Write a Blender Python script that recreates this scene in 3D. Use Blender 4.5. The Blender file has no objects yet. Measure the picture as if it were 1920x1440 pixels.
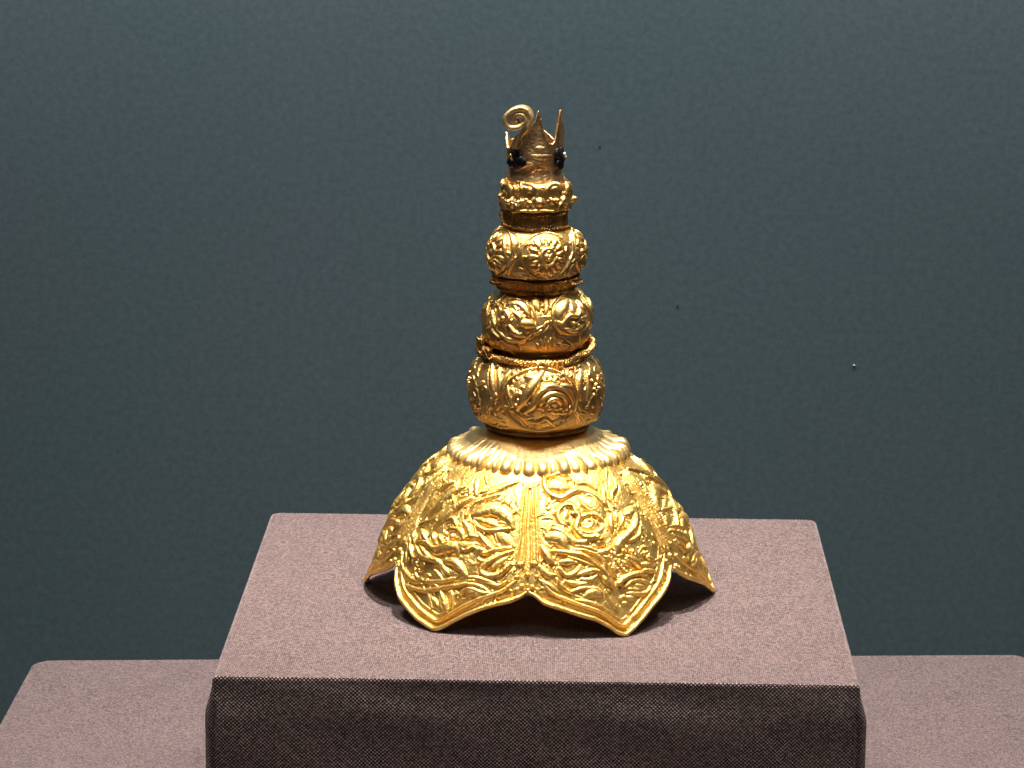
import bpy, math
import numpy as np
from mathutils import Vector, Matrix
R_ = math.radians
rng = np.random.RandomState(7)
sc = bpy.context.scene

# ---------------------------------------------------------------- camera
cam_d = bpy.data.cameras.new("camera")
cam = bpy.data.objects.new("camera", cam_d)
sc.collection.objects.link(cam)
sc.camera = cam
p_, y_, r_ = 0.2173, 0.0192, 0.0081
cy, sy = math.cos(y_), math.sin(y_)
fw = Vector((-sy*math.cos(p_), cy*math.cos(p_), -math.sin(p_)))
rt = Vector((cy, sy, 0)); up = rt.cross(fw)
r2 = rt*math.cos(r_)+up*math.sin(r_); u2 = -rt*math.sin(r_)+up*math.cos(r_)
M = Matrix((r2, u2, -fw)).transposed().to_4x4()
M.translation = Vector((0.0109, -1.0842, 0.3110))
cam.matrix_world = M
cam_d.sensor_width = 36; cam_d.lens = 6251.6/1920*36
cam_d.clip_start = .05; cam_d.clip_end = 50

# ---------------------------------------------------------------- world, lamps, exposure
W = bpy.data.worlds.new("World"); sc.world = W; W.use_nodes = True
bg = W.node_tree.nodes["Background"]
bg.inputs[0].default_value = (.75, .85, 1, 1); bg.inputs[1].default_value = .028
sc.view_settings.view_transform = 'Standard'; sc.view_settings.look = 'None'
sc.view_settings.gamma = 1; sc.view_settings.exposure = 0

def lamp(name, loc, target, size, power, color, spread=180, sy=None):
    d = bpy.data.lights.new(name, 'AREA'); d.energy = power; d.color = color
    d.shape = 'DISK' if sy is None else 'RECTANGLE'; d.size = size
    if sy: d.size_y = sy
    d.spread = R_(spread)
    o = bpy.data.objects.new(name, d); sc.collection.objects.link(o)
    o.location = loc
    o.rotation_euler = (Vector(target)-Vector(loc)).to_track_quat('-Z', 'Y').to_euler()
    return o
lamp("case_spot", (.02, -.04, .95), (0, 0, .03), .06, 3.0, (1, .91, .84), 80)
lamp("case_spot", (-.22, -.15, .92), (0, 0, .05), .20, .92, (1, .93, .80), 80)
lamp("case_spot", (.24, -.16, .92), (0, 0, .05), .20, .92, (1, .93, .80), 80)
lamp("front_fill_light", (0, -1.5, 1.5), (0, 0, .05), 1.2, 2.3, (1, .93, .82), sy=.6)  # added soft fill from the front, gives the gold something to reflect
lamp("wall_washer", (.20, .58, .62), (.18, .80, .02), 1.6, 6.8, (1, .98, .97), 130, sy=.08)

# ---------------------------------------------------------------- node helpers
def newmat(name):
    m = bpy.data.materials.new(name); m.use_nodes = True
    nt = m.node_tree; b = nt.nodes["Principled BSDF"]
    return m, nt, b
def N(nt, t, **kw):
    n = nt.nodes.new(t)
    for k, v in kw.items(): setattr(n, k, v)
    return n
def math_n(nt, op, a, b=None, c=None):
    n = N(nt, 'ShaderNodeMath', operation=op)
    for i, v in enumerate((a, b, c)):
        if v is None: continue
        if isinstance(v, (int, float)): n.inputs[i].default_value = v
        else: nt.links.new(v, n.inputs[i])
    return n.outputs[0]
def noise(nt, vec, scale, detail=3, rough=.5, dist=0):
    n = N(nt, 'ShaderNodeTexNoise'); n.inputs['Scale'].default_value = scale
    n.inputs['Detail'].default_value = detail; n.inputs['Roughness'].default_value = rough
    n.inputs['Distortion'].default_value = dist
    nt.links.new(vec, n.inputs['Vector']); return n.outputs['Fac']
def ramp(nt, fac, stops):
    n = N(nt, 'ShaderNodeValToRGB'); e = n.color_ramp.elements
    while len(e) < len(stops): e.new(.5)
    for i, (p, c) in enumerate(stops): e[i].position = p; e[i].color = (*c, 1)
    nt.links.new(fac, n.inputs[0]); return n.outputs[0]
def bump(nt, h, dist, strength=1, prev=None):
    n = N(nt, 'ShaderNodeBump'); n.inputs['Strength'].default_value = strength
    n.inputs['Distance'].default_value = dist; nt.links.new(h, n.inputs['Height'])
    if prev is not None: nt.links.new(prev, n.inputs['Normal'])
    return n.outputs[0]

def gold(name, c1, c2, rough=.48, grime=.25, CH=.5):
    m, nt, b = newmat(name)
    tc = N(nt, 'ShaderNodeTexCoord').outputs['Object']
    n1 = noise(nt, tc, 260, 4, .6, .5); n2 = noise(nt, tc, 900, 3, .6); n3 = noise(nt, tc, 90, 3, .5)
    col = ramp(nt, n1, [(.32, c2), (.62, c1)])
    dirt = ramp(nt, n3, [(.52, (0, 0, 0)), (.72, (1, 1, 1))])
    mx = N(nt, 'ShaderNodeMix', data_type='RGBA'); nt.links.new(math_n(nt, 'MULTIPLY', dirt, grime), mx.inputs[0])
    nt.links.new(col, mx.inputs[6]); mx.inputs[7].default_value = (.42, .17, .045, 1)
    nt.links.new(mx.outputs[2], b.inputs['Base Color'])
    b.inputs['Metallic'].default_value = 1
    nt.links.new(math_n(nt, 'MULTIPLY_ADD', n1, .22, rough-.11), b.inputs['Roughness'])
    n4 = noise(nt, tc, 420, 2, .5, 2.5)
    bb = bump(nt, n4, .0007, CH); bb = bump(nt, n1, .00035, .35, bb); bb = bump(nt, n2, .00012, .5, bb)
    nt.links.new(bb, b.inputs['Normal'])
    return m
GOLD = gold('gold_bright', (1.0, .72, .24), (.97, .61, .145))
GOLD_C = gold('gold_pale', (1.0, .77, .38), (1.0, .69, .28), .48, .1, .25)  # paler copy, overexposed light on the collar put into the base colour
GOLD_B = gold('gold_warm', (1.0, .70, .27), (.96, .57, .17), .42, .35, .3)
GOLD_T = gold('gold_coppery', (1.0, .68, .34), (.85, .51, .25), .46, .45)
GOLD_D = gold('gold_dark_wire_shade', (.55, .32, .10), (.22, .11, .04), .42, .8)  # real dark wire, and shade painted on the neck and under the lowest bulb

# ---------------------------------------------------------------- mesh helpers
def add_obj(name, verts, faces, mat, parent=None, uv=None, smooth=True):
    me = bpy.data.meshes.new(name)
    verts = np.asarray(verts, np.float32); faces = np.asarray(faces, np.int32)
    me.vertices.add(len(verts)); me.vertices.foreach_set('co', verts.ravel())
    k = faces.shape[1]
    me.loops.add(faces.size); me.loops.foreach_set('vertex_index', faces.ravel())
    me.polygons.add(len(faces))
    me.polygons.foreach_set('loop_start', np.arange(len(faces), dtype=np.int32)*k)
    me.polygons.foreach_set('use_smooth', np.full(len(faces), smooth))
    if uv is not None:
        l = me.uv_layers.new(name='UVMap'); l.data.foreach_set('uv', np.asarray(uv, np.float32)[faces.ravel()].ravel())
    me.materials.append(mat)
    me.update(calc_edges=True); me.validate()
    o = bpy.data.objects.new(name, me); sc.collection.objects.link(o)
    if parent is not None: o.parent = parent
    return o
def grid_faces(ns, nt_, wrap=True, off=0):
    i = np.arange(ns-1)[:, None]; j = np.arange(nt_ if wrap else nt_-1)[None, :]
    j2 = (j+1) % nt_
    a = i*nt_+j; b = i*nt_+j2; c = (i+1)*nt_+j2; d = (i+1)*nt_+j
    return np.stack([a+0*b, d+0*b, c, b], -1).reshape(-1, 4)+off
def normals(P):
    """P: ns x nt x 3 grid, wraps in the second axis"""
    du = np.roll(P, -1, 1)-np.roll(P, 1, 1); dv = np.gradient(P, axis=0)
    n = np.cross(dv, du); n /= np.linalg.norm(n, axis=2, keepdims=True)+1e-12
    return n
PX = 1/5520.0
def axis_x(z): return -.0005-.0165*z
def catmull(P, n=12):
    P = np.array(P, float); Q = np.vstack([2*P[0]-P[1], P, 2*P[-1]-P[-2]]); o = []
    for i in range(1, len(Q)-2):
        a, b, c, d = Q[i-1:i+3]
        for k in range(n):
            t = k/n; o.append(.5*(2*b+(c-a)*t+(2*a-5*b+4*c-d)*t*t+(3*b-a-3*c+d)*t**3))
    o.append(P[-1]); return np.array(o)
def prof_rz(key):
    c = catmull(PROF[key]); o = np.argsort(c[:, 1]); return c[o, 1], c[o, 0]
def sph(key, th, z):
    zz, rr = prof_rz(key); r = np.interp(z, zz, rr); th = np.radians(th)
    return np.stack([axis_x(z)+r*np.sin(th), -r*np.cos(th), z+0*r], -1)

PROF={
 'D':[(.0262,.0500),(.0300,.0475),(.0345,.0440),(.0383,.0402),(.0448,.0310),(.0496,.0225),(.0533,.0130),(.0563,.0050),(.0588,-.0010)],
 'B1':[(.0098,.1255),(.0125,.1245),(.0148,.1216),(.0160,.1178),(.0161,.1145),(.0157,.1113),(.0144,.1088),(.0108,.1073)],
 'B2':[(.0100,.1045),(.0138,.1027),(.0171,.0992),(.0183,.0952),(.0184,.0918),(.0176,.0875),(.0158,.0850),(.0112,.0832)],
 'B3':[(.0150,.0835),(.0184,.0817),(.0213,.0780),(.0228,.0733),(.0229,.0690),(.0221,.0643),(.0202,.0604),(.0162,.0584)],
 'CU':[(.0092,.1404),(.0111,.1396),(.0112,.1368),(.0117,.1345),(.0119,.1328),(.0112,.1312),(.0095,.1306)],
 'TU':[(.0096,.1660),(.0094,.1560),(.0095,.1500),(.0092,.1440),(.0095,.1400)],
}
STROKES = {
'DL': '''l 7 4 -36 458 -30.3 406
l 4 2.5 -31.6 465 -27.5 441
l 5 3 -35.4 430 -34 401
l 6 3.5 -10.4 455 -15.7 444 -20.2 432 -28.8 416
l 4 2.5 -16.2 438 -21.8 423 -27.3 409
r 4 3 -18.1 418 -28.3 390 -31.5 367 -31.7 336
l 5 3 -16.9 390 -26.1 374 -28.8 356
l 12 5 -28.2 352 -19.8 374 -12.3 356 -9.8 328
l 6 3 -26.5 342 -19.9 334 -15 326
r 4 3.5 -25.6 323 -20.9 313 -15.8 317 -10.3 325
l 6 3.5 -32.5 330 -28.3 309 -26.3 281
l 6 3 -34.4 307 -30.9 293 -29.4 276
l 6 4 -23.7 302 -19.5 275 -16.2 260
l 9 2 -17.4 313 -12.1 293 -8.6 277
l 6 3.5 -60.2 455 -64.6 419 -65.2 379 -65.2 334
l 5 3 -58.7 434 -60.7 405 -61.4 370 -62 340
l 7 4 -48.6 429 -55.4 398 -56.3 358 -57.5 313
l 8 4 -39.5 425 -46.6 395 -49.5 358 -52.5 321
l 5 3 -42.6 415 -47 380 -49 349
l 8 4 -32.4 398 -38.2 372 -41 346 -46.1 294
l 6 3 -67.2 363 -74.4 323 -75.6 287
l 4 2.5 -65.8 333 -67.1 296 -70.5 274
l 5 3 -45.4 345 -49.2 311 -56 291
l 4 3 -44 395 -40.7 374
l 5 3 -40.6 323 -37.7 331 -34.8 314
l 6 4.5 -56.9 262 -54.6 240
l 6 4.5 -52.7 277 -47 255
l 6 4.5 -45.1 279 -42.2 253
l 6 4.5 -41.4 277 -38.4 257
b 6 4 -35 281
r 2.5 2 -38.4 279 -38.7 297 -35.6 306 -32.6 295 -31.3 276
r 4 3.5 -53 233 -47.6 247 -41 238 -37.2 257 -32.9 263 -28 250 -24.4 262 -20.1 248 -16.2 260 -9.5 273
l 10 5 -39.6 226 -35.9 247 -31.7 253 -30 233
l 5 4.5 -55.9 227 -51.6 193
r 5 3.5 -52 227 -46.4 205 -39.4 204 -35.3 193
l 8 4 -32.1 264 -27.8 261 -24 272
l 5 3 -28.8 286 -24.7 292 -20.4 286
l 6 4 -23.6 247 -21.2 256 -19.4 246
r 4 3 -22.3 232 -19.6 225 -16.4 239 -14.5 252
r 5 4 -8.8 263 -14.3 242 -18.5 219 -20 199 -17.7 184 -13.1 192 -9.1 229
l 6 3.5 -10.4 244 -14 222 -17 199
l 8 4 -35.7 207 -31.2 210 -27.8 193 -25.5 177
l 5 3 -36 192 -31.9 171
r 3.5 2 -49.5 170 -47.3 142 -42.2 134 -34.6 148 -29.7 164
l 4 2 -39.1 175 -34.8 153
r 4 3 -52.2 105 -42.6 105 -37.2 118 -27.9 143 -24.7 152 -20.5 151 -16.2 136
r 3 2.5 -25.2 160 -19.8 166 -13.3 157 -10.6 172
l 6 4.5 -34.4 115 -32.7 93 -30.6 60
l 4.5 3.5 -30.2 125 -29.1 98 -28.9 72
r 3 2 -40.5 110 -37.8 80 -36.4 56
r 4 3 -26.1 97 -26 124 -23 139 -18.7 131 -15.9 133
l 7 3 -24.8 123 -21.6 128 -19.1 117
l 5 3 -24.2 173 -19.3 171 -13.9 161
l 5 3 -50.5 234 -43.6 209 -39.8 194
l 6 3 -59.3 167 -54.8 142 -47.9 126 -43.6 131
l 5 2.5 -37.8 92 -34.5 71''',
'DR': '''r 5 4 4.6 471 5.1 439 8 421 12.2 412 15.6 419 22.1 429 27.9 419 31.9 401 34.8 372
r 3.5 3 5.6 465 11.1 473 17.4 477 21.7 458 21.2 446
l 15 5 6.5 445 12.2 447 18.3 437
l 6 3 12.5 462 19.8 458
r 4 3 22.7 448 29.1 445 33.4 424
l 5.5 4 49.2 476 42.2 447
l 6 4.5 38.3 437 34.4 399 34.8 372
l 6 4.5 47.9 449 45.4 425 39.9 406 38.3 375
l 3 2 49.6 465 37.1 392
l 14 4.5 23.2 406 27.7 384 31.2 352
r 3 3 23 410 27.9 412 30.5 388 31.2 352
r 3 3 22.3 408 22.6 386 26.7 364 30.2 348
r 4.5 4 29.4 329 28.4 319 26.7 311 24.6 306 22.4 306 20.3 309 18.7 316 17.7 325 17.6 336 18.4 346 19.9 354 22.1 359 24.6 360 26.8 357 28.6 349 29.4 339 29.4 329
d 17 3 23.4 333
r 4.5 3.5 17.9 362 17.6 387 13.6 392 10.2 373 10.4 345 13.2 333
l 8 3 14.2 375 12.2 351 14.4 339
b 4 3 16.6 367
r 6 5 17.5 374 19.1 355 16.8 327 18.6 302 22 294 26.4 300
d 11 4.5 26 282
l 7 4.5 34.3 352 33 328 32.4 304
l 5 3 37.8 355 36.4 329
l 6 4 40.1 351 39.4 331 37.2 317
r 8 5 42.3 344 47.5 347 46.2 319 41.2 294 34.3 272 32 247
l 5 3.5 47.6 305 44.5 279 37.8 268
l 12 5 4.6 304 9.6 299 11.8 271
l 8 5 2.3 279 4.6 246 6.8 225
r 6 4 10.2 334 12.6 305 16.2 285 21.1 285
l 7 4 7.1 328 10.3 318 12.5 298
b 5 4 34.6 245
b 5 4 36.7 253
b 5 4 39 239
b 5 4 44.4 227
r 2.5 2 42.1 230 43.7 244 46.9 240 47 221 44.4 212
l 6 4 23.6 249 27 251 29.3 258
l 4 3 25.4 241 28.9 227
l 6 3 5.4 290 10.4 283 13.3 269
l 5 3 44.5 358 49.6 356 50.1 332
r 5 4 6.5 264 11.9 257 17.9 246 22.5 215 26.4 179 27.7 140
r 3 2.5 13.3 266 19.4 259 24.6 237 27.6 202 29.9 166
r 3 2.5 11.7 246 16.4 233 20.4 217
r 3 2.5 14.7 277 21.5 264 25.5 245
k 3 2.5 28.3 238 28.2 203 29.9 166
k 3 2.5 30.8 224 32.8 199 35.2 174
l 5 3 32.7 218 35.7 202
l 6 4 36 230 39.2 210 41.3 185
l 5 3 41.7 197 47.4 188
l 5 3 45.4 216 48.8 198
l 5 3 42.2 179 48.1 165
r 5.5 4.5 29.3 146 31.8 164 36.8 172 41.5 172
r 4 3 32.5 141 35.6 154 40.3 148 43 129 39.7 110 32.9 120
l 4.5 3 36.6 141 41.6 122
l 4 3 33.6 133 38.6 119
l 6 4 9.2 231 14.2 230
r 4 3 8.5 215 11.1 191 14.7 201 16.7 219
l 5.5 4 14.9 192 19.8 200 23 196 24.8 178
l 4.5 3.5 15.9 180 19.3 174 22.6 187
r 3.5 3 7.1 185 9.7 156 12.9 135
r 3.5 3 11.8 141 16.4 151 21.5 145 23.3 127
l 9 4 16.9 125 19.9 135 22.9 123
l 5 3 11 174 14.9 163 19.5 165
l 6 4 24.1 186 25.4 161 25.8 151
g 4 3 27.4 140 28.5 108 31.7 57
q 6 3.5 32.8 41
l 4 2.5 13.8 117 18.7 105 22.9 87
l 4 2 24.4 138 25.6 109 27.8 73
l 5 3 2.1 176 4.8 162 8.5 138
l 5 2 31.7 107 36 101
l 6 3 1.3 222 4.3 195 7.2 194''',
'B1': '''r 2.8 2.2 46.6 1171 43.4 1141 36 1116 25.8 1100 13.5 1095 1.4 1102 -8.1 1120 -14.3 1146 -16.6 1177 -15.2 1207 -9.2 1232 2.1 1247 18.6 1251 32.3 1245 41.4 1228 46 1202 46.6 1171
d 48 6 12.9 1178
r 3 2.4 23.3 1173 22.5 1163 20.6 1155 17.9 1150 14.7 1148 11.6 1150 8.9 1156 7.2 1165 6.7 1175 7.4 1185 9.3 1193 12.2 1198 15.5 1200 18.7 1198 21.3 1192 22.9 1183 23.3 1173
d 8 2 14.8 1174
l 5 2.8 26.5 1167 39.3 1159
l 5 2.8 24.2 1154 34.8 1134
l 5 2.8 20.3 1145 26.9 1117
l 5 2.8 15.4 1141 17.2 1109
l 5 2.8 10.4 1142 7.1 1113
l 5 2.8 6.1 1150 -1.3 1127
l 5 2.8 3.2 1162 -7 1149
l 5 2.8 2.1 1176 -9.1 1176
l 5 2.8 3.2 1191 -7.4 1202
l 5 2.8 6.3 1202 -1.7 1224
l 5 2.8 11 1209 8.1 1236
l 5 2.8 16.4 1210 20.1 1238
l 5 2.8 21.4 1206 30.7 1229
l 5 2.8 25.1 1195 37.2 1211
l 5 2.8 26.8 1182 40.1 1186
l 6 3 -41.5 1245 -30.7 1218 -29.7 1183
l 5 3 -46.9 1237 -40.8 1201 -35.6 1156
l 5 3 -24.9 1170 -32.8 1131 -35.8 1107
l 4 2 62.1 1238 58.4 1212 54.6 1170''',
'B2': '''r 3 2.5 1.2 969 -0.7 942 -6.1 918 -14.4 901 -24.7 892 -35.8 894 -46.2 905 -53.7 925 -57.6 951 -56.9 978 -53.4 1002 -45.7 1019 -33.2 1027 -18.8 1025 -7.2 1014 -0.7 994 1.2 969
d 46 6 -24.5 965
r 4 3 -39.7 947 -41.1 975 -33.3 988 -26.6 969 -31.2 946
b 5 3 -34.7 967
l 9 4 -35 1008 -18.2 1015 -5.9 984
l 9 4.5 -15.1 958 -5.7 956 -0 949
l 6 3.5 -26 948 -19.7 924 -8.1 915
l 6 3.5 -56.4 989 -51.9 955 -45.8 929
l 5 3 -42.6 923 -28.9 902 -15.3 899
l 5 3 -23.6 988 -15.4 976 -15 951
l 4 3 -55.2 946 -53.7 910
r 3 2.5 -14.9 929 -5.8 908 -0 927
l 5 3.5 -73.9 1009 -64.9 970 -64.2 934
b 4 3 -49.8 1003
b 3.5 3 -43.4 1012
l 10 3.5 5.3 1039 -0 1023 3.9 1004
l 7 3 14.5 1039 13.7 1013 11 991
l 4 3 5.6 901 9.5 865
l 4 3 10.2 912 12.1 861
l 4 3 16.1 907 15.8 864
l 4 3 1 889 5.9 861''',
'B2b': '''r 3 2.5 77.6 939 64.1 924 51.8 916 40.6 916 30.9 924 23.5 941 19.2 964 18.4 988 22.4 1011 32.5 1027 50.6 1035 71.4 1034 88.8 1022
d 44 6 43.1 982
l 13 4.5 41.2 1018 27.2 999 23.8 968
r 4 3.5 21.2 965 27.3 957 34.9 976 45.2 972 53.3 990
l 6 3.5 63.4 1017 60.1 991 66.3 973
l 5 3 51.5 963 61.6 961 70.7 978
l 5 3.5 30.7 938 41.9 926 55.7 939
b 4 3 39.4 953
b 4 3 46.6 943
b 3.5 3 81.5 1023
l 4 3 24.4 943 28.2 920''',
'B3': '''r 3.5 3 37.5 708 35 670 27.9 638 16.9 617 3.7 610 -9.5 617 -20.2 639 -27 670 -29.2 709 -27 748 -20.6 781 -9.9 803 4.4 810 18.5 802 29.1 781 35.4 747 37.5 708
d 68 7 3.6 717
r 4.5 3.5 8.4 699 9.2 708 11.1 715 13.6 718 16.4 717 18.8 711 20.3 703 20.7 693 19.7 684
r 4.5 3.5 3.6 700 5 717 8.4 729 13.1 735 18.1 732 22.4 722 25.2 707 25.9 689 24.4 673
r 4.5 3.5 -1.8 701 0.3 726 5.4 745 12.6 753 20.3 749 26.8 734 31 711 32.1 685 29.8 660
b 5 3 10.6 692
l 10 4.5 6.3 799 -1.6 765 -9.1 720 -15.1 683
l 6 3.5 2.2 736 -2.5 698 -9.3 673
r 3.5 3 -8.7 716 -9 709 -10.1 702 -11.6 698 -13.5 696 -15.4 697 -16.9 700 -18 706 -18.4 713 -18 721 -17 727 -15.4 732 -13.5 734 -11.7 733 -10.1 729 -9 723 -8.7 716
b 3.5 3 -13.9 715
r 2.5 2 -8.8 747 -9 744 -9.5 742 -10.2 740 -11.1 739 -12.1 739 -12.9 741 -13.4 744 -13.7 746 -13.5 750 -13 752 -12.3 754 -11.3 755 -10.4 755 -9.5 753 -9 750 -8.8 747
l 6 3.5 -9.9 785 -2.7 782 2.5 792
l 5 3 -24.8 759 -22.9 727 -18.9 694
l 4 3 -19.3 750 -17.9 725
r 3.5 3 -9.5 653 0.1 642 7.9 654 14.1 637 24 651
l 5 3 -17.2 671 -9.5 657 -1.7 662
r 3 2.5 -1.9 625 4.1 638 11 641 18.7 619
l 5 3 17.5 673 25.7 670 30.8 692
l 7 4 21.2 759 29.4 749 32 730
l 6 4 4.2 750 13 757 21.9 748
b 3.2 2.8 9.5 782
b 3.2 2.8 15 788
b 3.2 2.8 18.9 781
b 3.2 2.8 23.9 790
b 3.2 2.8 19.4 766
b 3.2 2.8 15.4 771
b 3.2 2.8 25.1 776
l 8 3.5 47.3 798 41.6 755 41.1 702
l 5 3 53.9 792 51 750 47.7 698
l 5 3 36.6 681 39.4 640
l 7 3.5 -48.9 812 -41.9 766 -36.1 702
l 6 3.5 -38.1 806 -32.9 763 -31.4 712
l 7 4 -24.3 801 -28.3 765 -29.3 728
l 4 2.5 -37.7 677 -36.6 646
b 3.2 2.8 57.6 758
b 3.2 2.8 62.4 742
b 3.2 2.8 58.4 730
b 3.2 2.8 65.5 728
b 3.2 2.8 57 711
b 3.2 2.8 68.7 745''',
'CU': '''r 4 3 -22.9 1388 -29.7 1404 -36.3 1404 1.8 1393 3.4 1371
r 4 3 18.2 1383 27 1400 40.4 1401 49.1 1388
l 6 3 -12.7 1393 -4.7 1380
d 9 4 -39.1 1342
b 5 3.5 -22.4 1349
d 10 5 8.6 1347
d 9 4.5 51.8 1350
b 6 4 80.7 1343
l 5 3 24.7 1361 30.7 1341
b 5 3 36.6 1350
l 10 3.5 -53.6 1398 -47.2 1374 -48.3 1355
l 6 3 -69.9 1371 -59.7 1358
l 5 3 -12.4 1349 -4.5 1340
r 3 2.5 -44.2 1314 -22.6 1316 3.1 1321 36.7 1316
l 5 3.5 71.3 1401 67.5 1377 62.3 1360
l 6 3 -36.4 1395 -30.3 1368''',
'TU': '''r 2.5 0.5 -24.1 1430 -7.5 1444 12.2 1454 72.8 1451
l 4 1.5 2.6 1523 20 1521
r 1.6 1 -36.2 1558 -27.3 1540 -36.2 1514
l 5 1.3 -7 1498 16 1492 35 1496
l 5 1.2 -52.3 1441 -23.5 1465 -3.4 1473''',
}


def smooth_poly(p, n=5):
    return catmull(p, n) if len(p) > 2 else np.array([p[0]+(p[1]-p[0])*t for t in np.linspace(0, 1, 5)]) if len(p) == 2 else np.array(p)
class Relief:
    """height field over a ns x nt grid of 3-D points"""
    def __init__(s, P):
        s.P = P; sh = P.shape[:2]
        s.ridge = np.zeros(sh); s.low = np.zeros(sh); s.dome = np.zeros(sh)
        s.lo = P.min(); s.flat = P.reshape(-1, 3)
    def local(s, pts, R):
        lo = pts.min(0)-R; hi = pts.max(0)+R
        return np.nonzero(((s.flat > lo) & (s.flat < hi)).all(1))[0]
    def stroke(s, kind, w, a, pts):
        w = w*PX; a = a*PX
        if kind in 'bqd':
            for c in pts:
                R = w*1.7; ix = s.local(c[None], R)
                if not len(ix): continue
                d = np.linalg.norm(s.flat[ix]-c, axis=1)/w
                h = np.where(d < 1, a*np.maximum(1-d*d, 0)**.7, 0)
                if kind == 'b':
                    s.ridge.flat[ix] = np.maximum(s.ridge.flat[ix], h)
                    s.low.flat[ix] = np.minimum(s.low.flat[ix], -.25*a*np.exp(-((d-1.15)/.22)**2))
                elif kind == 'd': s.dome.flat[ix] += a*np.maximum(1-d*d, 0)**1.2
                else: s.dome.flat[ix] -= a*np.exp(-d*d*2)
            return
        q = smooth_poly(pts)
        if kind == 'k':
            L = np.r_[0, np.cumsum(np.linalg.norm(np.diff(q, axis=0), axis=1))]
            n = max(2, int(L[-1]/(w*1.9)))
            t = np.linspace(0, L[-1], n)
            s.stroke('b', w/PX, a/PX, np.stack([np.interp(t, L, q[:, i]) for i in range(3)], -1)); return
        R = w*1.8; ix = s.local(q, R)
        if not len(ix): return
        X = s.flat[ix]; best = np.full(len(ix), 9e9); tt = np.zeros(len(ix))
        L = np.r_[0, np.cumsum(np.linalg.norm(np.diff(q, axis=0), axis=1))]; L /= L[-1]+1e-12
        for i in range(len(q)-1):
            e = q[i+1]-q[i]; l2 = e@e+1e-18
            t = np.clip(((X-q[i])@e)/l2, 0, 1)
            d = np.linalg.norm(X-q[i]-t[:, None]*e, axis=1)
            m = d < best; best[m] = d[m]; tt[m] = (L[i]+t*(L[i+1]-L[i]))[m]
        ww = np.full(len(ix), w); aa = np.full(len(ix), a)
        if kind == 'l':
            f = np.sin(np.pi*np.clip(tt*.9+.06, 0, 1))**.7; ww = w*(.18+.82*f); aa = a*(.3+.7*f)
        elif kind == 'r':
            f = np.minimum(1, np.minimum(tt, 1-tt)*8+.45); ww = w*f; aa = a*f
        d = best/ww
        if kind == 'g': s.dome.flat[ix] -= aa*np.exp(-d*d*1.5); return
        h = np.where(d < 1, aa*np.maximum(1-d*d, 0)**.62, 0)
        s.ridge.flat[ix] = np.maximum(s.ridge.flat[ix], h)
        s.low.flat[ix] = np.minimum(s.low.flat[ix], -.28*aa*np.exp(-((d-1.2)/.3)**2))
    def total(s): return s.dome+s.ridge+np.where(s.ridge > 0, 0, s.low)
def filler(rel, key, t0, t1, z0, z1, n, seed, w=(2.2, 4.2), a=(1.2, 2.6), ln=(10, 26)):
    r = np.random.RandomState(seed)
    zz, rr = prof_rz(key)
    for _ in range(n):
        t = r.uniform(t0, t1); z = r.uniform(z0, z1); R = np.interp(z, zz, rr)
        ang = 1.2*math.sin(t*.11+seed)+1.6*math.sin(z*180+t*.05)+r.uniform(-.4, .4)
        L = r.uniform(*ln)*PX; bend = r.uniform(-1.6, 1.6)
        p = []
        for q in (-.5, -.17, .17, .5):
            an = ang+bend*q; p.append((t+math.degrees(q*L*math.cos(an)/R), z+q*L*math.sin(an)))
        p = np.array(p); p[:, 1] = np.clip(p[:, 1], zz[0], zz[-1])
        rel.stroke('l' if r.rand() < .75 else 'r', r.uniform(*w), r.uniform(*a), sph(key, p[:, 0], p[:, 1]))
        if r.rand() < .25: rel.stroke('b', r.uniform(2, 3.5), r.uniform(1.5, 2.8), sph(key, p[:1, 0], p[:1, 1]))
def parse(key):
    out = []
    for ln in STROKES[key].split('\n'):
        k, w, a, *v = ln.split(); v = np.array(v, float).reshape(-1, 2)
        out.append((k, float(w), float(a), v[:, 0], v[:, 1]*1e-4))
    return out
def wob(th, z, seed, amp):
    r = np.random.RandomState(seed); o = 0
    for k in range(1, 9):
        o = o+np.sin(k*th+r.rand()*6.28+r.uniform(-1, 1)*z*400)/k**.8*r.rand()
    return amp*o

# ---------------------------------------------------------------- setting
wall_m, nt, b = newmat('teal_wall_paint')
tc = N(nt, 'ShaderNodeTexCoord').outputs['Object']
nA = noise(nt, tc, 5, 4, .6); nB = noise(nt, tc, 260, 3, .7); nC = noise(nt, tc, 700, 2, .5)
col = ramp(nt, nA, [(.3, (.068, .110, .120)), (.7, (.080, .112, .128))])
mx = N(nt, 'ShaderNodeMix', data_type='RGBA', blend_type='MULTIPLY'); mx.inputs[0].default_value = 1
nt.links.new(col, mx.inputs[6]); nt.links.new(ramp(nt, nB, [(.3, (.80, .84, .84)), (.7, (1.16, 1.15, 1.15))]), mx.inputs[7])
nt.links.new(mx.outputs[2], b.inputs['Base Color']); b.inputs['Roughness'].default_value = .85
nt.links.new(bump(nt, nC, .0003, .22), b.inputs['Normal'])
v = [(-3, .80, -1), (3, .80, -1), (3, .80, 3), (-3, .80, 3)]
wall = add_obj('wall', v, [(0, 1, 2, 3)], wall_m); wall['kind'] = 'structure'
wall['label'] = 'plain dark teal painted wall behind the gilt ornament'
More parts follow.
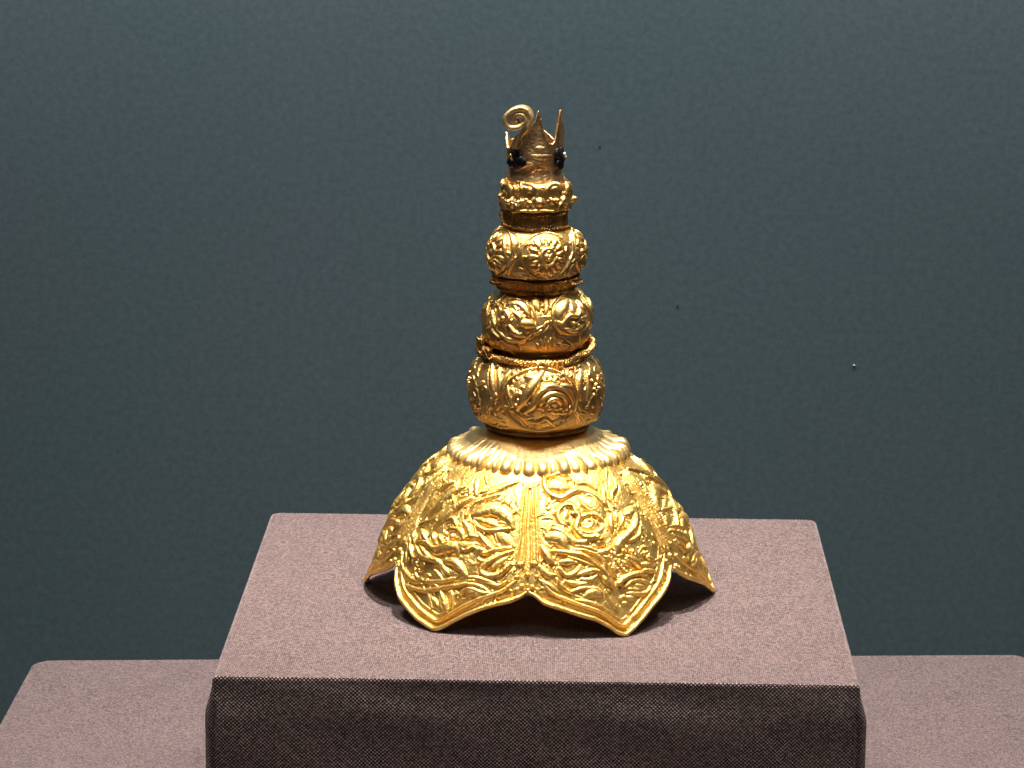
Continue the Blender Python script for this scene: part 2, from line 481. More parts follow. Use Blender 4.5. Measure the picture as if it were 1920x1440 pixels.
# paint chips on the wall
def speck(x, z, r, c, nm):
    m, nt, b = newmat(nm); b.inputs['Base Color'].default_value = (*c, 1); b.inputs['Roughness'].default_value = .6
    n = 9; a = np.linspace(0, 2*np.pi, n, endpoint=False); rr = r*(1+.3*rng.uniform(-1, 1, n))
    V = [(x+q*math.cos(t), .80-.0008, z+q*math.sin(t)) for q, t in zip(rr, a)]+[(x, .80-.0013, z)]
    V += [(x+q*1.1*math.cos(t), .7999, z+q*1.1*math.sin(t)) for q, t in zip(rr, a)]
    F = [(i, (i+1) % n, n) for i in range(n)]; F2 = [(n+1+i, n+1+(i+1) % n, (i+1) % n, i) for i in range(n)]
    me = bpy.data.meshes.new(nm); me.from_pydata(V, [], F+F2); me.materials.append(m)
    o = bpy.data.objects.new('paint_speck', me); sc.collection.objects.link(o); o.parent = wall
speck(0.0238, 0.0341, 0.00045, (.01,.008,.03), 'dark speck')
speck(0.0696, -0.0576, 0.0005, (.012,.015,.02), 'dark fleck')
speck(0.1719, -0.0915, 0.0006, (.5,.6,.65), 'pale speck')


def fabric(name, gap, thread, P=.00122):
    m, nt, b = newmat(name)
    uv = N(nt, 'ShaderNodeUVMap').outputs[0]
    tc = N(nt, 'ShaderNodeTexCoord').outputs['Object']
    # thread wander
    nw = N(nt, 'ShaderNodeTexNoise'); nw.inputs['Scale'].default_value = 60; nw.inputs['Detail'].default_value = 2
    nt.links.new(uv, nw.inputs['Vector'])
    va = N(nt, 'ShaderNodeVectorMath', operation='MULTIPLY_ADD')
    nt.links.new(nw.outputs['Color'], va.inputs[0]); va.inputs[1].default_value = (.0009, .0009, 0); nt.links.new(uv, va.inputs[2])
    sp = N(nt, 'ShaderNodeSeparateXYZ'); nt.links.new(va.outputs[0], sp.inputs[0])
    k = 2*math.pi/P
    su = math_n(nt, 'SINE', math_n(nt, 'MULTIPLY', sp.outputs[0], k))
    sv = math_n(nt, 'SINE', math_n(nt, 'MULTIPLY', sp.outputs[1], k*1.04))
    pr = math_n(nt, 'MULTIPLY', su, sv)                       # plain-weave checker of thread crowns
    h = math_n(nt, 'MULTIPLY_ADD', pr, .5, .5)
    # per-crown variation
    vo = N(nt, 'ShaderNodeTexWhiteNoise', noise_dimensions='2D')
    sn = N(nt, 'ShaderNodeVectorMath', operation='SNAP'); nt.links.new(va.outputs[0], sn.inputs[0]); sn.inputs[1].default_value = (P/2, P/2, 1)
    nt.links.new(sn.outputs[0], vo.inputs['Vector'])
    n1 = noise(nt, uv, 2600, 2, .6); n2 = noise(nt, uv, 45, 3, .6)
    hh = math_n(nt, 'ADD', h, math_n(nt, 'MULTIPLY', math_n(nt, 'SUBTRACT', vo.outputs['Value'], .5), .32))
    hh = math_n(nt, 'ADD', hh, math_n(nt, 'MULTIPLY', math_n(nt, 'SUBTRACT', n1, .5), .30))
    hh = math_n(nt, 'ADD', hh, math_n(nt, 'MULTIPLY', math_n(nt, 'SUBTRACT', n2, .5), .08))
    col = ramp(nt, hh, [(.42, gap), (.62, tuple(.6*x+.4*y for x, y in zip(gap, thread))), (.86, thread)])  # shade between threads put into the colour where the weave dips
    nt.links.new(col, b.inputs['Base Color'])
    b.inputs['Roughness'].default_value = .75; b.inputs['Specular IOR Level'].default_value = .35
    b.inputs['Sheen Weight'].default_value = .25; b.inputs['Sheen Roughness'].default_value = .4
    nt.links.new(bump(nt, hh, .00040, 1), b.inputs['Normal'])
    return m
FAB = fabric('woven_mauve_cloth', (.018, .007, .007), (.60, .430, .430))

def cloth_block(name, x0, x1, y0, y1, z0, z1, rad_v, rad_h, bulge, sag, label, cat):
    """fabric wrapped plinth: rounded vertical corners, folded edges, walls that belly out a little"""
    cx, cy_ = (x0+x1)/2, (y0+y1)/2
    # outline with rounded corners
    def outline(w, d, rf, rb, n=10, m=90):
        P = []
        for (sx, sy_, a0, r) in ((1, -1, -90, rf), (1, 1, 0, rb), (-1, 1, 90, rb), (-1, -1, 180, rf)):
            for t in np.linspace(a0, a0+90, n): P.append((sx*(w-r)+r*math.cos(R_(t)), sy_*(d-r)+r*math.sin(R_(t))))
        P = np.array(P); Q = []
        for i in range(len(P)):
            a, b_ = P[i], P[(i+1) % len(P)]
            k = m if np.linalg.norm(b_-a) > w*.8 else 1
            for t in range(k): Q.append(a+(b_-a)*(.5-.5*math.cos(math.pi*t/k)))
        return np.array(Q)
    w, d = (x1-x0)/2, (y1-y0)/2
    rows = []; 
    # top rounding
    for a in np.linspace(0, 90, 8):
        rows.append((-rad_h*(1-math.sin(R_(a))), z1-rad_h*(1-math.cos(R_(a)))))
    H = z1-rad_h-z0
    for t in np.linspace(.02, 1, 60)**1.6: rows.append((bulge*(lambda q: q*q*(3-2*q))(min(1, t*H/.0125)), z1-rad_h-t*H))
    base = outline(w, d, .0012, rad_v); n = len(base)
    k0 = int(np.argmin((base[:, 1] < 0)*9+np.abs(base[:, 0]))); base = np.roll(base, -k0, 0)      # start at the middle of the back
    kf = int(np.argmin((base[:, 1] > 0)*9+np.abs(base[:, 0])))
    ln = np.r_[0, np.cumsum(np.linalg.norm(np.diff(np.vstack([base, base[:1]]), axis=0), axis=1))]
    nr = base/np.array([w, d])
    V = []; UV = []; le = []
    for off, z in rows:
        o = np.roll(outline(w+off, d+off*.25, .0012+max(off, 0)*1.1, max(rad_v+min(off, 0)*.8, .0005)), -k0, 0)
        dep = .0011*min(1, max(0, (z1-z-.008)/.006))          # folded flap line beside each front corner
        fr_ = o[:, 1] < -(d*.9)
        o[:, 1] += np.where(fr_, dep*np.exp(-((np.abs(np.abs(o[:, 0])-(w+off-.0030)))/.00055)**2), 0)
        o[:, 1] += np.where(fr_, .00025*np.sin(o[:, 0]*61+z*90)*np.sin(o[:, 0]*23+z*140)*min(1, (z1-z)/.004), 0)
        V.append(np.c_[o[:, 0]+cx, o[:, 1]+cy_, np.full(n, z)]); lr = np.r_[0, np.cumsum(np.linalg.norm(np.diff(np.vstack([o, o[:1]]), axis=0), axis=1))]; lr -= lr[kf]; le.append(lr[-1]); UV.append(np.c_[lr[:-1], np.full(n, z)])
    V = np.array(V); ns = len(V)
    # gentle unevenness of the stretched cloth
    F = grid_faces(ns, n)
    UV = np.array(UV)
    seam = np.zeros((ns, 1, 2)); seam[:, 0, 0] = le; seam[:, 0, 1] = UV[:, 0, 1]
    V = np.concatenate([V, V[:, :1]], 1); UV = np.concatenate([UV, seam], 1); F = grid_faces(ns, n+1, wrap=False)
    sides = (V.reshape(-1, 3), F, UV.reshape(-1, 2))
    # top sheet
    nx = 80; o = outline(w-rad_h, d-rad_h*.25, .0012, max(rad_v-rad_h*.8, .0005))
    k = 40; T = []
    for i in range(k+1):
        f = 1-i/k
        q = o*f; z = z1+sag*np.sin(q[:, 0]/w*5+1)*np.sin(q[:, 1]/d*4)*(1-(f)**2)
        T.append(np.c_[q[:, 0]+cx, q[:, 1]+cy_, z])
    T = np.array(T); FT = grid_faces(k+1, n)
    UT = T.reshape(-1, 3)[:, :2]
    nV = len(sides[0])
    allV = np.vstack([sides[0], T.reshape(-1, 3)]); allF = np.vstack([sides[1], FT+nV]); allUV = np.vstack([sides[2], UT])
    ob = add_obj(name, allV, allF, FAB, None, allUV)
    ob['label'] = label; ob['category'] = cat
    return ob
lo_ = cloth_block('cloth_covered_plinth', -.2115, .2025, -.20, .249, -.32, -.10, .008, .0012, .001, 0,
    'wide lower plinth wrapped in mauve woven cloth, under the upper block', 'plinth')
co_ = np.empty(len(lo_.data.vertices)*3, np.float32); lo_.data.vertices.foreach_get('co', co_); co_ = co_.reshape(-1, 3)
co_[:, 1] += .066*co_[:, 0]          # the lower block stands slightly out of square
lo_.data.vertices.foreach_set('co', co_.ravel()); lo_.data.update()
up_ = cloth_block('cloth_covered_plinth', -.100, .100, -.100, .100, -.0992, 0, .0035, .0013, .0026, 0,
    'upper square block wrapped in mauve woven cloth carrying the gold ornament', 'plinth')

# ---------------------------------------------------------------- the ornament
orn = bpy.data.objects.new('gold_ornament', None); sc.collection.objects.link(orn)
orn['label'] = 'embossed gold finial with petalled dome foot and three stacked bulbs, on the upper cloth block'
orn['category'] = 'ornament'

# --- dome with six ogee petals
SEAM = [-120, -64, -3, 60, 121, 181, 240]
TIP = [-98, -33.8, 29.0, 91, 151, 211]
RIM = [(-64, .0152), (-61.5, .0129), (-57.8, .0090), (-53, .0057), (-47.4, .0036), (-42, .0014), (-37, .0001), (-33.8, -.0008), (-30.9, .0005), (-27.7, .0028), (-23.3, .0055),
       (-18.5, .0078), (-14.1, .0093), (-8.6, .0108), (-4.8, .0125), (-3, .0140), (-.4, .0128), (2.7, .0104), (8.7, .0086), (14.4, .0066), (20.2, .0047), (23.9, .0025), (26.3, .0004),
       (29, -.0009), (32, .0004), (35, .0021), (42, .0062), (48, .0090), (53.1, .0118), (56.9, .0148), (60, .0162)]
def zlow_of(th):
    th = np.asarray(th, float); z = np.zeros_like(th)
    dd = [0, .1, .25, .4, .6, .8, .93, 1]; zz = [-.0008, .0005, .003, .0055, .0080, .0105, .0130, .0155]
    for i in range(6):
        a, b_, c = SEAM[i], SEAM[i+1], TIP[i]
        m = (th >= a) & (th <= c); z[m] = np.interp((c-th[m])/(c-a), dd, zz)
        m = (th > c) & (th <= b_); z[m] = np.interp((th[m]-c)/(b_-c), dd, zz)
    m = (th >= -64) & (th <= 60); z[m] = np.interp(th[m], *zip(*RIM))
    return z
NT, NS = 2000, 330
th = np.linspace(-120, 240, NT, endpoint=False)
zl = zlow_of(th)
ker = np.exp(-np.linspace(-2, 2, 13)**2); ker /= ker.sum()
zl = np.convolve(np.r_[zl[-6:], zl, zl[:6]], ker, 'valid')
zt = .0500
S_ = np.linspace(0, 1, NS)[:, None]
Z = zt+(zl[None, :]-zt)*S_
def petal_of(t): return np.clip(np.searchsorted(SEAM, t, side='right')-1, 0, 5)
pk = petal_of(th); seamL = np.array(SEAM)[pk]; seamR = np.array(SEAM)[pk+1]
uu = (th-seamL)/(seamR-seamL)
P = sph('D', np.broadcast_to(th, Z.shape), Z)
rel = Relief(P)
src = {1: ('DL', 0), 2: ('DR', 0), 0: ('DR', 1), 3: ('DL', 1), 4: ('DR', 0), 5: ('DL', 0)}
nat = {'DL': (-64, -3), 'DR': (-3, 60)}
for k in range(6):
    key, mir = src[k]; a0, b0 = nat[key]; a1, b1 = SEAM[k], SEAM[k+1]
    for kind, w, a, t, z in parse(key):
        u = (t-a0)/(b0-a0)
        if mir: u = 1-u
        rel.stroke(kind, w*1.08, a*1.5, sph('D', a1+u*(b1-a1), z))
    filler(rel, 'D', a1+5, b1-5, .009, .043, 190, 20+k, (1.7, 3.3), (1.4, 2.8), (8, 22))
    # rim lip and inner border line
    t = np.linspace(a1+.6, b1-.6, 40); zr = np.interp(t, th, zl)
    rel.stroke('r', 4.6, 5.0, sph('D', t, zr+.0006))
    rel.stroke('g', 4.5, 2.2, sph('D', t[3:-3], zr[3:-3]+.0021))
    u = (t-a1)/(b1-a1); e = np.minimum(u, 1-u)
    q = sph('D', a1+(.045+.91*u)*(b1-a1), zr+.0033+.0016*np.exp(-(e/.10)**2))
    rel.stroke('r', 3.4, 3.8, q)
    q = sph('D', a1+(.07+.86*u)*(b1-a1), zr+.0052+.003*np.exp(-(e/.10)**2))
    rel.stroke('r', 1.8, 1.2, q)
    # seam bundle
    s0 = SEAM[k]
    for dt, w in ((-3.9, 2.8), (-1.5, 2.4), (1.2, 2.6), (3.7, 2.8)):
        n = 7; t = s0+dt*(1+.25*np.linspace(-1, 0, n))+rng.uniform(-.25, .25, n)
        rel.stroke('r', w*1.1, 4.0+.8*rng.rand(), sph('D', t, np.linspace(.0455, .021 if abs(dt) < 4 else .0155, n)))
    if k != 2: rel.stroke('k', 2.4, 2.4, sph('D', np.full(8, s0+6.6), np.linspace(.0425, .025, 8)))
    rel.stroke('r', 3, 3, sph('D', s0+np.linspace(-5, 5, 5),   .0455-.0012*np.cos(np.linspace(-1.5, 1.5, 5))))
    for (dt, z, w) in ((-2.6, .0225, 4.5), (2.2, .0228, 5), (-3.5, .0185, 4), (.3, .0195, 4.5), (3.6, .0188, 4), (-1.5, .0160, 4), (2, .0158, 4.2),
                       (-3.2, .0150, 3), (0.2, .0148, 3.2), (3.4, .0150, 3)):
        rel.stroke('b', w*1.15, w*1.1, sph('D', np.array([s0+dt+rng.uniform(-.4, .4)]), np.array([z])))
Hh = rel.total()
Nn = normals(P)
base = (-.0006*np.exp(-(np.minimum(uu, 1-uu)/.07)**2)+.0009*np.sin(np.pi*uu))[None, :]*np.minimum(1, S_*2.5)   # each petal bellies out between its seams
thr = np.radians(th)[None, :]
flare = -.0004*np.clip((S_-.93)/.07, 0, 1)**2*np.exp(-((np.minimum(uu, 1-uu)-.5)/.5)**2)[None, :]
Q = P+Nn*(Hh+base+wob(thr, Z, 3, .00022)+flare)[..., None]
# inner skin, so the sheet has a thickness
inn = P+Nn*(base-.0004+wob(thr, Z, 3, .00022)+flare)[..., None]*1.0
inn = inn[::-1][::22]
edge = (Q[-1]+inn[0])/2; edge[:, 2] -= .0002
V = np.concatenate([Q.reshape(-1, 3), edge, inn.reshape(-1, 3)])
o0 = NS*NT; stack = np.concatenate([Q[-1:], edge[None], inn])
F1 = grid_faces(NS, NT); idx = np.arange(o0-NT, o0+NT*(1+len(inn)))
F2 = grid_faces(2+len(inn), NT)+(o0-NT)
V[:, 2] += .0006
dome = add_obj('petal_dome', V, np.vstack([F1, F2]), GOLD, orn)

# --- radiating collar
NT2, NS2 = 1500, 90
th2 = np.linspace(0, 2*np.pi, NT2, endpoint=False)
NR = 52
bnd = np.cumsum(rng.uniform(.65, 1.5, NR)); bnd = np.r_[0, bnd]/bnd[-1]*2*np.pi
kk = np.clip(np.searchsorted(bnd, th2, side='right')-1, 0, NR-1)
fr = (th2-bnd[kk])/(bnd[kk+1]-bnd[kk]); gr = np.sqrt(np.clip(1-(2*fr-1)**2, 0, 1))
big = rng.uniform(.25, 1.25, NR)[kk]; sta = rng.uniform(.25, .6, NR)[kk][None, :]
cp = catmull([(.0118, .0576), (.0150, .0571), (.0200, .0554), (.0245, .0530), (.0278, .0510), (.0298, .0495), (.0302, .0483), (.0294, .0472), (.0280, .0470)], 12)
L = np.r_[0, np.cumsum(np.linalg.norm(np.diff(cp, axis=0), axis=1))]; t = np.linspace(0, L[-1], NS2)
cr_, cz_ = np.interp(t, L, cp[:, 0]), np.interp(t, L, cp[:, 1]); s2 = (t/L[-1])[:, None]
edgef = np.clip((s2-sta)/.35, 0, 1)
P = np.stack([axis_x(cz_)[:, None]+cr_[:, None]*np.sin(th2), -cr_[:, None]*np.cos(th2), cz_[:, None]+0*th2], -1)
hgt = edgef*(gr*.0009*big-.0004)[None, :]+.0010*np.exp(-((s2-.76)/.10)**2)*(gr*(.3+big))[None, :]
hgt = hgt-.0014*np.clip((s2-.66)/.2, 0, 1)*(1-gr)[None, :]
Q = P+normals(P)*(hgt+wob(th2[None, :], cz_[:, None], 9, .0003))[..., None]
Q[:, :, 2] += (-.0007*np.exp(-((th2-.0)/.35)**2)[None, :]-.0007*np.exp(-((th2-6.283)/.35)**2)[None, :])*s2
add_obj('radiating_collar', Q.reshape(-1, 3), grid_faces(NS2, NT2), GOLD_C, orn)

# --- generic embossed revolve
def embossed(name, key, mat, nt_, ns, strokes, lobes=0, lob0=0, lamp_=.0, wobs=1, wamp=.00015, gain=1.0, fill=0, shrink=0.):
    c = catmull(PROF[key], 16)
    L = np.r_[0, np.cumsum(np.linalg.norm(np.diff(c, axis=0), axis=1))]; t = np.linspace(0, L[-1], ns)
    rr, zz = np.interp(t, L, c[:, 0]), np.interp(t, L, c[:, 1])
    th = np.linspace(-np.pi, np.pi, nt_, endpoint=False)
    P = np.stack([axis_x(zz)[:, None]+rr[:, None]*np.sin(th), -rr[:, None]*np.cos(th), zz[:, None]+0*th], -1)
    rel = Relief(P)
    for skey, dth in strokes:
        for kind, w, a, tt, z in parse(skey): rel.stroke(kind, w, a*gain, sph(key, tt+dth, z))
    if fill: filler(rel, key, -180, 180, zz.min()+.002, zz.max()-.002, fill, wobs+50)
    H = rel.total()
    s = (t/L[-1])[:, None]
    H = H+lamp_*np.cos(lobes*(th-R_(lob0)))[None, :]*np.sin(np.pi*s)+wob(th[None, :], zz[:, None], wobs, wamp)
    H = H-shrink
    Q = P+normals(P)*H[..., None]
    return add_obj(name, Q.reshape(-1, 3), grid_faces(ns, nt_), mat, orn)
embossed('lower_bulb', 'B3', GOLD_B, 1500, 220, [('B3', d) for d in (0, 144, 216)], 5, 5, .0002, 4, .0002, gain=1.6, shrink=.0004, fill=330)
embossed('middle_bulb', 'B2', GOLD_B, 1300, 200, [('B2', 0), ('B2b', 0), ('B2', -144), ('B2', 144)], 5, 43, .0002, 5, .0002, gain=1.6, shrink=.0005, fill=220)
embossed('upper_bulb', 'B1', GOLD_B, 1200, 190, [('B1', d) for d in (0, -76, 76, 142, 218)], 5, 13, .0002, 6, .0002, gain=1.35, shrink=.0008, fill=150)
embossed('ruffled_cup', 'CU', GOLD_B, 1000, 120, [('CU', 0), ('CU', 125), ('CU', 235)], 9, 0, .0004, 7, .0002, gain=1.5, fill=40)

# --- rings between the bulbs
def revolve(name, prof, mat, nt_, ribs=0, ramp_=.0, tilt=0, cz=0, wamp=.00012, seed=2, parent=orn, dens=8, tiltx=0):
    c = catmull(prof, dens); th = np.linspace(-np.pi, np.pi, nt_, endpoint=False)
    P = np.stack([c[:, 0][:, None]*np.sin(th), -c[:, 0][:, None]*np.cos(th), c[:, 1][:, None]+0*th], -1)
    s = np.linspace(0, 1, len(c))[:, None]
    P = P+normals(P)*(ramp_*np.cos(ribs*th)[None, :]*np.sin(np.pi*s)**.5+wob(th[None, :], c[:, 1][:, None], seed, wamp))[..., None]
    P[:, :, 2] -= cz
    P = P@np.array(Matrix.Rotation(tilt, 3, 'X').transposed())@np.array(Matrix.Rotation(tiltx, 3, 'Y').transposed())
    P[:, :, 2] += cz
    P[:, :, 0] += axis_x(P[:, :, 2])
    return add_obj(name, P.reshape(-1, 3), grid_faces(len(c), nt_), mat, parent)
def sweep(name, pts, rad, mat, parent, nseg=8, flat=None):
    """tube along a polyline; rad scalar or per point"""
    pts = np.array(pts, float); n = len(pts); rad = np.broadcast_to(rad, n)
    T = np.gradient(pts, axis=0); T /= np.linalg.norm(T, axis=1, keepdims=True)+1e-12
    u = np.cross(T[0], (0, 1, .01)); u /= np.linalg.norm(u); V = []
    a = np.linspace(0, 2*np.pi, nseg, endpoint=False)
    for i in range(n):
        u = u-T[i]*(u@T[i]); u /= np.linalg.norm(u); w = np.cross(T[i], u)
        V.append(pts[i]+rad[i]*(np.cos(a)[:, None]*u+np.sin(a)[:, None]*w))
    return np.array(V)
def rope(name, R, z, tilt, strand, turns, mat, parent, nstr=2, n=900, wobble=.0002, seed=1, a0=-180, a1=180, tiltx=0):
    VV = []; FF = []; off = 0; r = np.random.RandomState(seed)
    t = np.linspace(R_(a0), R_(a1), n); ph = r.rand()*6
    for s in range(nstr):
        a = turns*t+2*np.pi*s/nstr
        rr = R+strand*1.1*np.cos(a)+wobble*np.sin(3*t+ph)+wobble*.6*np.sin(7*t+2*ph)
        zz = strand*1.1*np.sin(a)+wobble*np.sin(4*t+ph)+wobble*.7*np.sin(9*t)
        p = np.stack([rr*np.sin(t), -rr*np.cos(t), zz], -1)
        p = p@np.array(Matrix.Rotation(tilt, 3, 'X').transposed())@np.array(Matrix.Rotation(tiltx, 3, 'Y').transposed())
        p[:, 2] += z; p[:, 0] += axis_x(p[:, 2])
        V = sweep('', p, strand*(1+.22*np.sin(t*turns*3.3+s*2)+.15*r.uniform(-1, 1, n)), None, None); VV.append(V.reshape(-1, 3)); FF.append(grid_faces(n, 8)+off); off += n*8
    return add_obj(name, np.vstack(VV), np.vstack(FF), mat, parent)
# core tube threaded through the bulbs
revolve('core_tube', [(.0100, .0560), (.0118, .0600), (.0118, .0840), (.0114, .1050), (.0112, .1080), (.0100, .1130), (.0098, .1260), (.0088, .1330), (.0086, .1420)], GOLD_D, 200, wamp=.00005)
# added dark ring, its colour standing in for shade under the lowest bulb
revolve('underside_shade_ring', [(.0150, .0600), (.0168, .0596), (.0174, .0588), (.0172, .0575), (.0150, .0568)], GOLD_D, 400, wamp=.0001)
# saucer with twisted wire rim over the lowest bulb
sau = revolve('wire_rimmed_saucer', [(.0120, .0835), (.0150, .0838), (.0170, .0846), (.0181, .0857), (.0186, .0853), (.0178, .0842), (.0165, .0826), (.0150, .0815)], GOLD_D, 600, 0, 0, R_(10.5), .0855)
rope('twisted_wire', .0185, .0857, R_(10.5), .00052, 52, GOLD_B, sau, 2, 1800, .0004)
rope('twisted_wire', .0180, .0843, R_(10.0), .00045, 60, GOLD_D, sau, 2, 1400, .0003, 5)
rope('twisted_wire', .0189, .0848, R_(8.0), .00036, 50, GOLD_D, sau, 2, 700, .0005, 8, -125, -25, R_(-3))
rope('twisted_wire', .0192, .0835, R_(7.0), .00034, 54, GOLD_D, sau, 2, 700, .0006, 11, -120, -32, R_(-4))
def tangle(name, th, R, z, size, rad, seed, mat, parent, loops=4):
    r = np.random.RandomState(seed); t = np.linspace(0, 2*np.pi, 260); a = R_(th); ph = r.rand(3)*6
    x = size*1.3*np.sin(loops*t+ph[0])*(.7+.3*np.sin(t)); y = size*.45*np.sin((loops+1)*t+ph[1]); w = size*.8*np.sin((loops+2)*t+ph[2])
    c = np.array([axis_x(z)+R*math.sin(a), -R*math.cos(a), z])
    p = c+x[:, None]*np.array([math.cos(a), math.sin(a), 0])+y[:, None]*np.array([math.sin(a), -math.cos(a), 0])+w[:, None]*np.array([0, 0, 1])
    V = sweep('', p, rad, None, None)
    return add_obj(name, V.reshape(-1, 3), grid_faces(len(p), 8), mat, parent)
tangle('wire_knot', 8, .0192, .0818, .0017, .00036, 1, GOLD_B, sau)
tangle('wire_knot', 24, .0191, .0822, .0013, .00032, 4, GOLD_B, sau, 3)
tangle('wire_knot', -58, .0190, .0842, .0021, .00034, 2, GOLD_D, sau, 5)
tangle('wire_knot', -78, .0190, .0862, .0019, .00034, 3, GOLD_D, sau, 4)
# ribbed saucer below the top bulb
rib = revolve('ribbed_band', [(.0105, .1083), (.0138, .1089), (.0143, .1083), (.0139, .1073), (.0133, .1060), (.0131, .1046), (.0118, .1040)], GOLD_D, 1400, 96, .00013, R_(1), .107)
rope('twisted_wire', .0142, .1085, R_(1), .00022, 50, GOLD_D, rib, 2, 1000, .0001, 3)
rope('twisted_wire', .0150, .1080, R_(-2), .0003, 40, GOLD_D, rib, 2, 400, .0003, 13, -110, -50, R_(-6))
rope('twisted_wire', .0150, .1074, R_(-2), .0003, 40, GOLD_D, rib, 2, 400, .0003, 14, 50, 100, R_(3))
# neck under the cup
nk = revolve('neck_band', [(.0095, .1320), (.0104, .1316), (.0106, .1300), (.0105, .1275), (.0107, .1258), (.0098, .1250)], GOLD_D, 900, 60, .00010)  # dark gold carries the shade under the cup as well as the filigree
rope('twisted_wire', .0107, .1256, 0, .00026, 36, GOLD_D, nk, 2, 700, .0001, 6)
rope('twisted_wire', .0107, .1308, R_(4), .00028, 30, GOLD_D, nk, 2, 700, .0002, 7)
rope('twisted_wire', .0112, .1290, R_(40), .00028, 30, GOLD_D, nk, 2, 200, .0002, 9, -100, -55)

# --- open calyx at the top
tk = [-180, -150, -120, -105, -95, -86, -78, -68, -55, -40, -25, -12, -4, 2, 6, 8, 10, 14, 17, 22, 28, 32, 38, 42, 46, 50, 54, 57, 60, 66, 74, 82, 92, 110, 135, 160, 180]
tz = [.1560, .1535, .1530, .1540, .1560, .1562, .1540, .1515, .1520, .1560, .1572, .1577, .1597, .1612, .1638, .1648, .1638, .1612, .1587, .1560, .1542, .1536, .1536, .1542, .1560, .1592, .1628, .1646, .1638, .1612, .1588, .1552, .1520, .1512, .1525, .1555, .1560]
NT3, NS3 = 900, 150
th3 = np.linspace(-180, 180, NT3, endpoint=False); ztop = np.interp(th3, tk, tz)
ztop = np.convolve(np.r_[ztop[-2:], ztop, ztop[:2]], np.ones(5)/5, 'valid')
ss = np.linspace(0, 1, NS3)[:, None]; Z3 = ztop[None, :]+(.1390-ztop[None, :])*ss
P = sph('TU', np.broadcast_to(th3, Z3.shape), Z3)
rel = Relief(P)
for kind, w, a, tt, z in parse('TU'): rel.stroke(kind, w, a, sph('TU', tt, z))
rim = np.stack([th3, ztop], -1)
for a0 in range(0, NT3, 60):
    j = np.arange(a0, min(a0+62, NT3), 2) % NT3
    rel.stroke('r', 2.2, 1.8, sph('TU', th3[j], ztop[j]-.0003))
for kx, kz in ((-43, .1484), (60, .1486), (150, .1486), (-130, .1486)):
    rel.stroke('q', 19, 5, sph('TU', np.array([kx]), np.array([kz])))
N3 = normals(P)
tone = np.exp(-((th3-57)/14)**2)[None, :]
dis = rel.total()+wob(np.radians(th3)[None, :], Z3, 12, .00012)+tone*np.clip((Z3-.156)/.008, 0, 1)*.0006-.0004*np.exp(-((Z3-.1440)/.002)**2)
Q = P+N3*dis[..., None]
inn = (P+N3*(dis*0-.0006+tone*np.clip((Z3-.156)/.008, 0, 1)*.0006)[..., None])[::-1][::1]
allP = np.concatenate([inn, Q])       # inner skin from below up, then over the rim and down
tube_o = add_obj('torn_calyx', allP.reshape(-1, 3), grid_faces(2*NS3, NT3), GOLD_T, orn)

# scroll: a strip of sheet rolled into a volute at the left front
def strip(name, pts, w, t, mat, parent, bulge=.0002):
    pts = catmull(pts, 8); n = len(pts); T = np.gradient(pts, axis=0); T /= np.linalg.norm(T, axis=1, keepdims=True)
    wv = np.array([.18, 1, .05]); wv /= np.linalg.norm(wv)
    nn = np.cross(T, wv); nn /= np.linalg.norm(nn, axis=1, keepdims=True)
    sec = [(-1, -1), (-1, 0), (-1, 1), (-.5, 1.5), (0, 1.2), (.5, 1.5), (1, 1), (1, 0), (1, -1), (.5, -1), (0, -1), (-.5, -1)]
    k = len(sec); V = np.zeros((n, k, 3)); w = np.broadcast_to(w, n) if np.ndim(w) == 0 else np.interp(np.linspace(0, 1, n), np.linspace(0, 1, len(w)), w)
    for j, (a, b_) in enumerate(sec): V[:, j] = pts+wv*(a*w[:, None]/2)+nn*(b_*t/2)
    F = grid_faces(n, k)
    return add_obj(name, V.reshape(-1, 3), F, mat, parent)
scroll_pts = [(-0.00917, -0.00780, 0.15204), (-0.00861, -0.00780, 0.15489), (-0.00688, -0.00780, 0.15680), (-0.00520, -0.00860, 0.15914), (-0.00443, -0.00860, 0.16167), (-0.00489, -0.00860, 0.16398), (-0.00694, -0.00860, 0.16528), (-0.00969, -0.00860, 0.16481), (-0.01201, -0.00860, 0.16303), (-0.01249, -0.00860, 0.16098), (-0.01154, -0.00860, 0.15923), (-0.00979, -0.00860, 0.15881), (-0.00776, -0.00860, 0.15921), (-0.00623, -0.00860, 0.16046), (-0.00598, -0.00860, 0.16178), (-0.00692, -0.00860, 0.16294), (-0.00852, -0.00860, 0.16313), (-0.00988, -0.00860, 0.16232), (-0.01004, -0.00860, 0.16115), (-0.00922, -0.00860, 0.16048), (-0.00821, -0.00860, 0.16079)]
strip('curled_scroll', scroll_pts, [.0030, .0036, .0036, .0036, .0034, .0030, .0024], .0014, GOLD_C, orn)

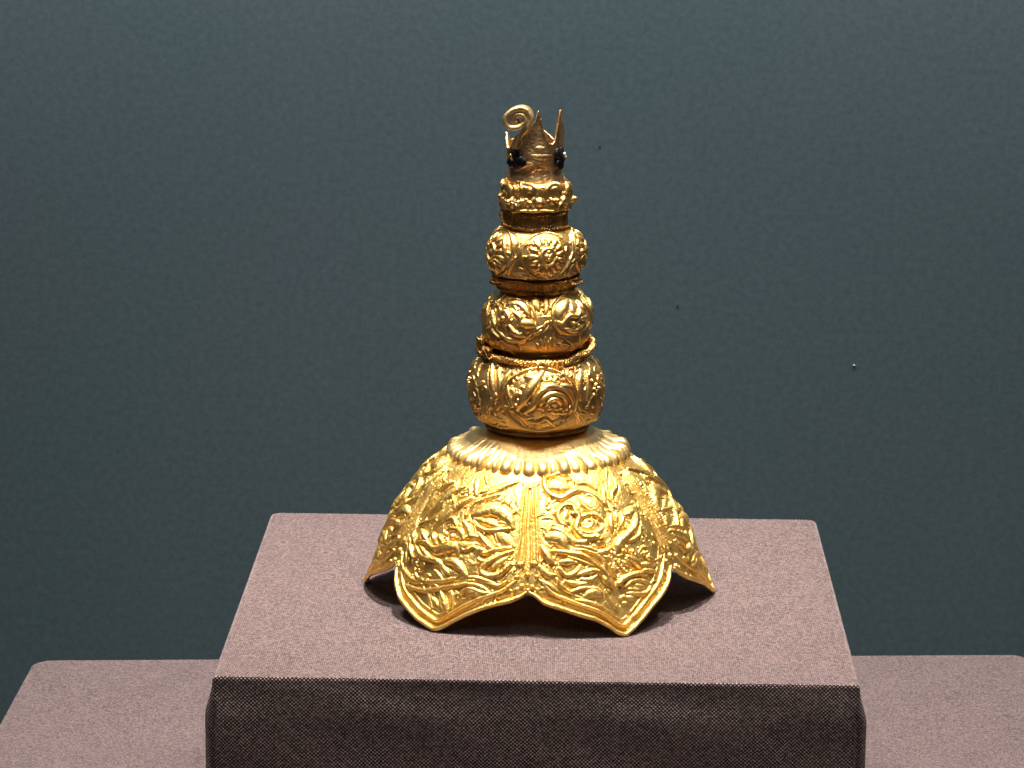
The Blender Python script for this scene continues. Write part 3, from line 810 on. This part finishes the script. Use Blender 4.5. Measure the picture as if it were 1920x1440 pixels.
# dark gaps in the tube wall, shown as added black patches
st_m, nt, b = newmat('black_gap_fill'); b.inputs['Base Color'].default_value = (.006, .006, .006, 1); b.inputs['Roughness'].default_value = .38
tcx = N(nt, 'ShaderNodeTexCoord').outputs['Object']; nt.links.new(bump(nt, noise(nt, tcx, 500, 3), .001, .5), b.inputs['Normal'])
pearl, nt, b = newmat('pale_pearl'); b.inputs['Base Color'].default_value = (.72, .66, .50, 1); b.inputs['Roughness'].default_value = .25
def blob(name, th, z, out, rx, rz, ry, mat, parent, seed, irr=.15, roll=0):
    r = np.random.RandomState(seed); c = sph('TU', np.array([th]), np.array([z]))[0]; t = R_(th)
    nrm = np.array([math.sin(t), -math.cos(t), 0]); tg = np.array([math.cos(t), math.sin(t), 0]); upv = np.array([0, 0, 1.])
    c = c+nrm*out; n, m = 40, 24; ph = np.linspace(0, 2*np.pi, n, endpoint=False); V = []
    k1, k2 = r.rand(2)*6
    for i in range(m):
        a = np.pi*(i+.5)/m
        f = 1+irr*.6*np.sin(2*ph+k1)+irr*.5*np.sin(3*ph+k2)+irr*.5*np.sin(5*ph+k1*2)+irr*.3*np.sin(8*ph+k2*3)
        x = rx*np.sin(a)*np.cos(ph)*f; y = rz*np.sin(a)*np.sin(ph)*f
        xr = x*math.cos(roll)-y*math.sin(roll); yr = x*math.sin(roll)+y*math.cos(roll)
        V.append(c+tg*xr[:, None]+upv*yr[:, None]+nrm*(ry*math.cos(a)))
    return add_obj(name, np.array(V).reshape(-1, 3), grid_faces(m, n), mat, parent)
for i, (t0, z0) in enumerate(((-41, .1480), (61, .1484), (150, .1482), (-132, .1482))):
    s = blob('black_gap_patch', t0, z0, .0000, .0035, .0033, .0011, st_m, tube_o, i+3, .24, .75)
    blob('pearl_bead', t0-(8 if i != 1 else -6), z0+.0012, .0009, .0007, .0008, .0006, (GOLD_B if i == 0 else pearl), s, i+30, .1)
    blob('pearl_bead', t0-(5 if i != 1 else -9), z0+.0002, .0010, .0006, .0006, .0005, pearl if i != 0 else GOLD_T, s, i+40, .1)
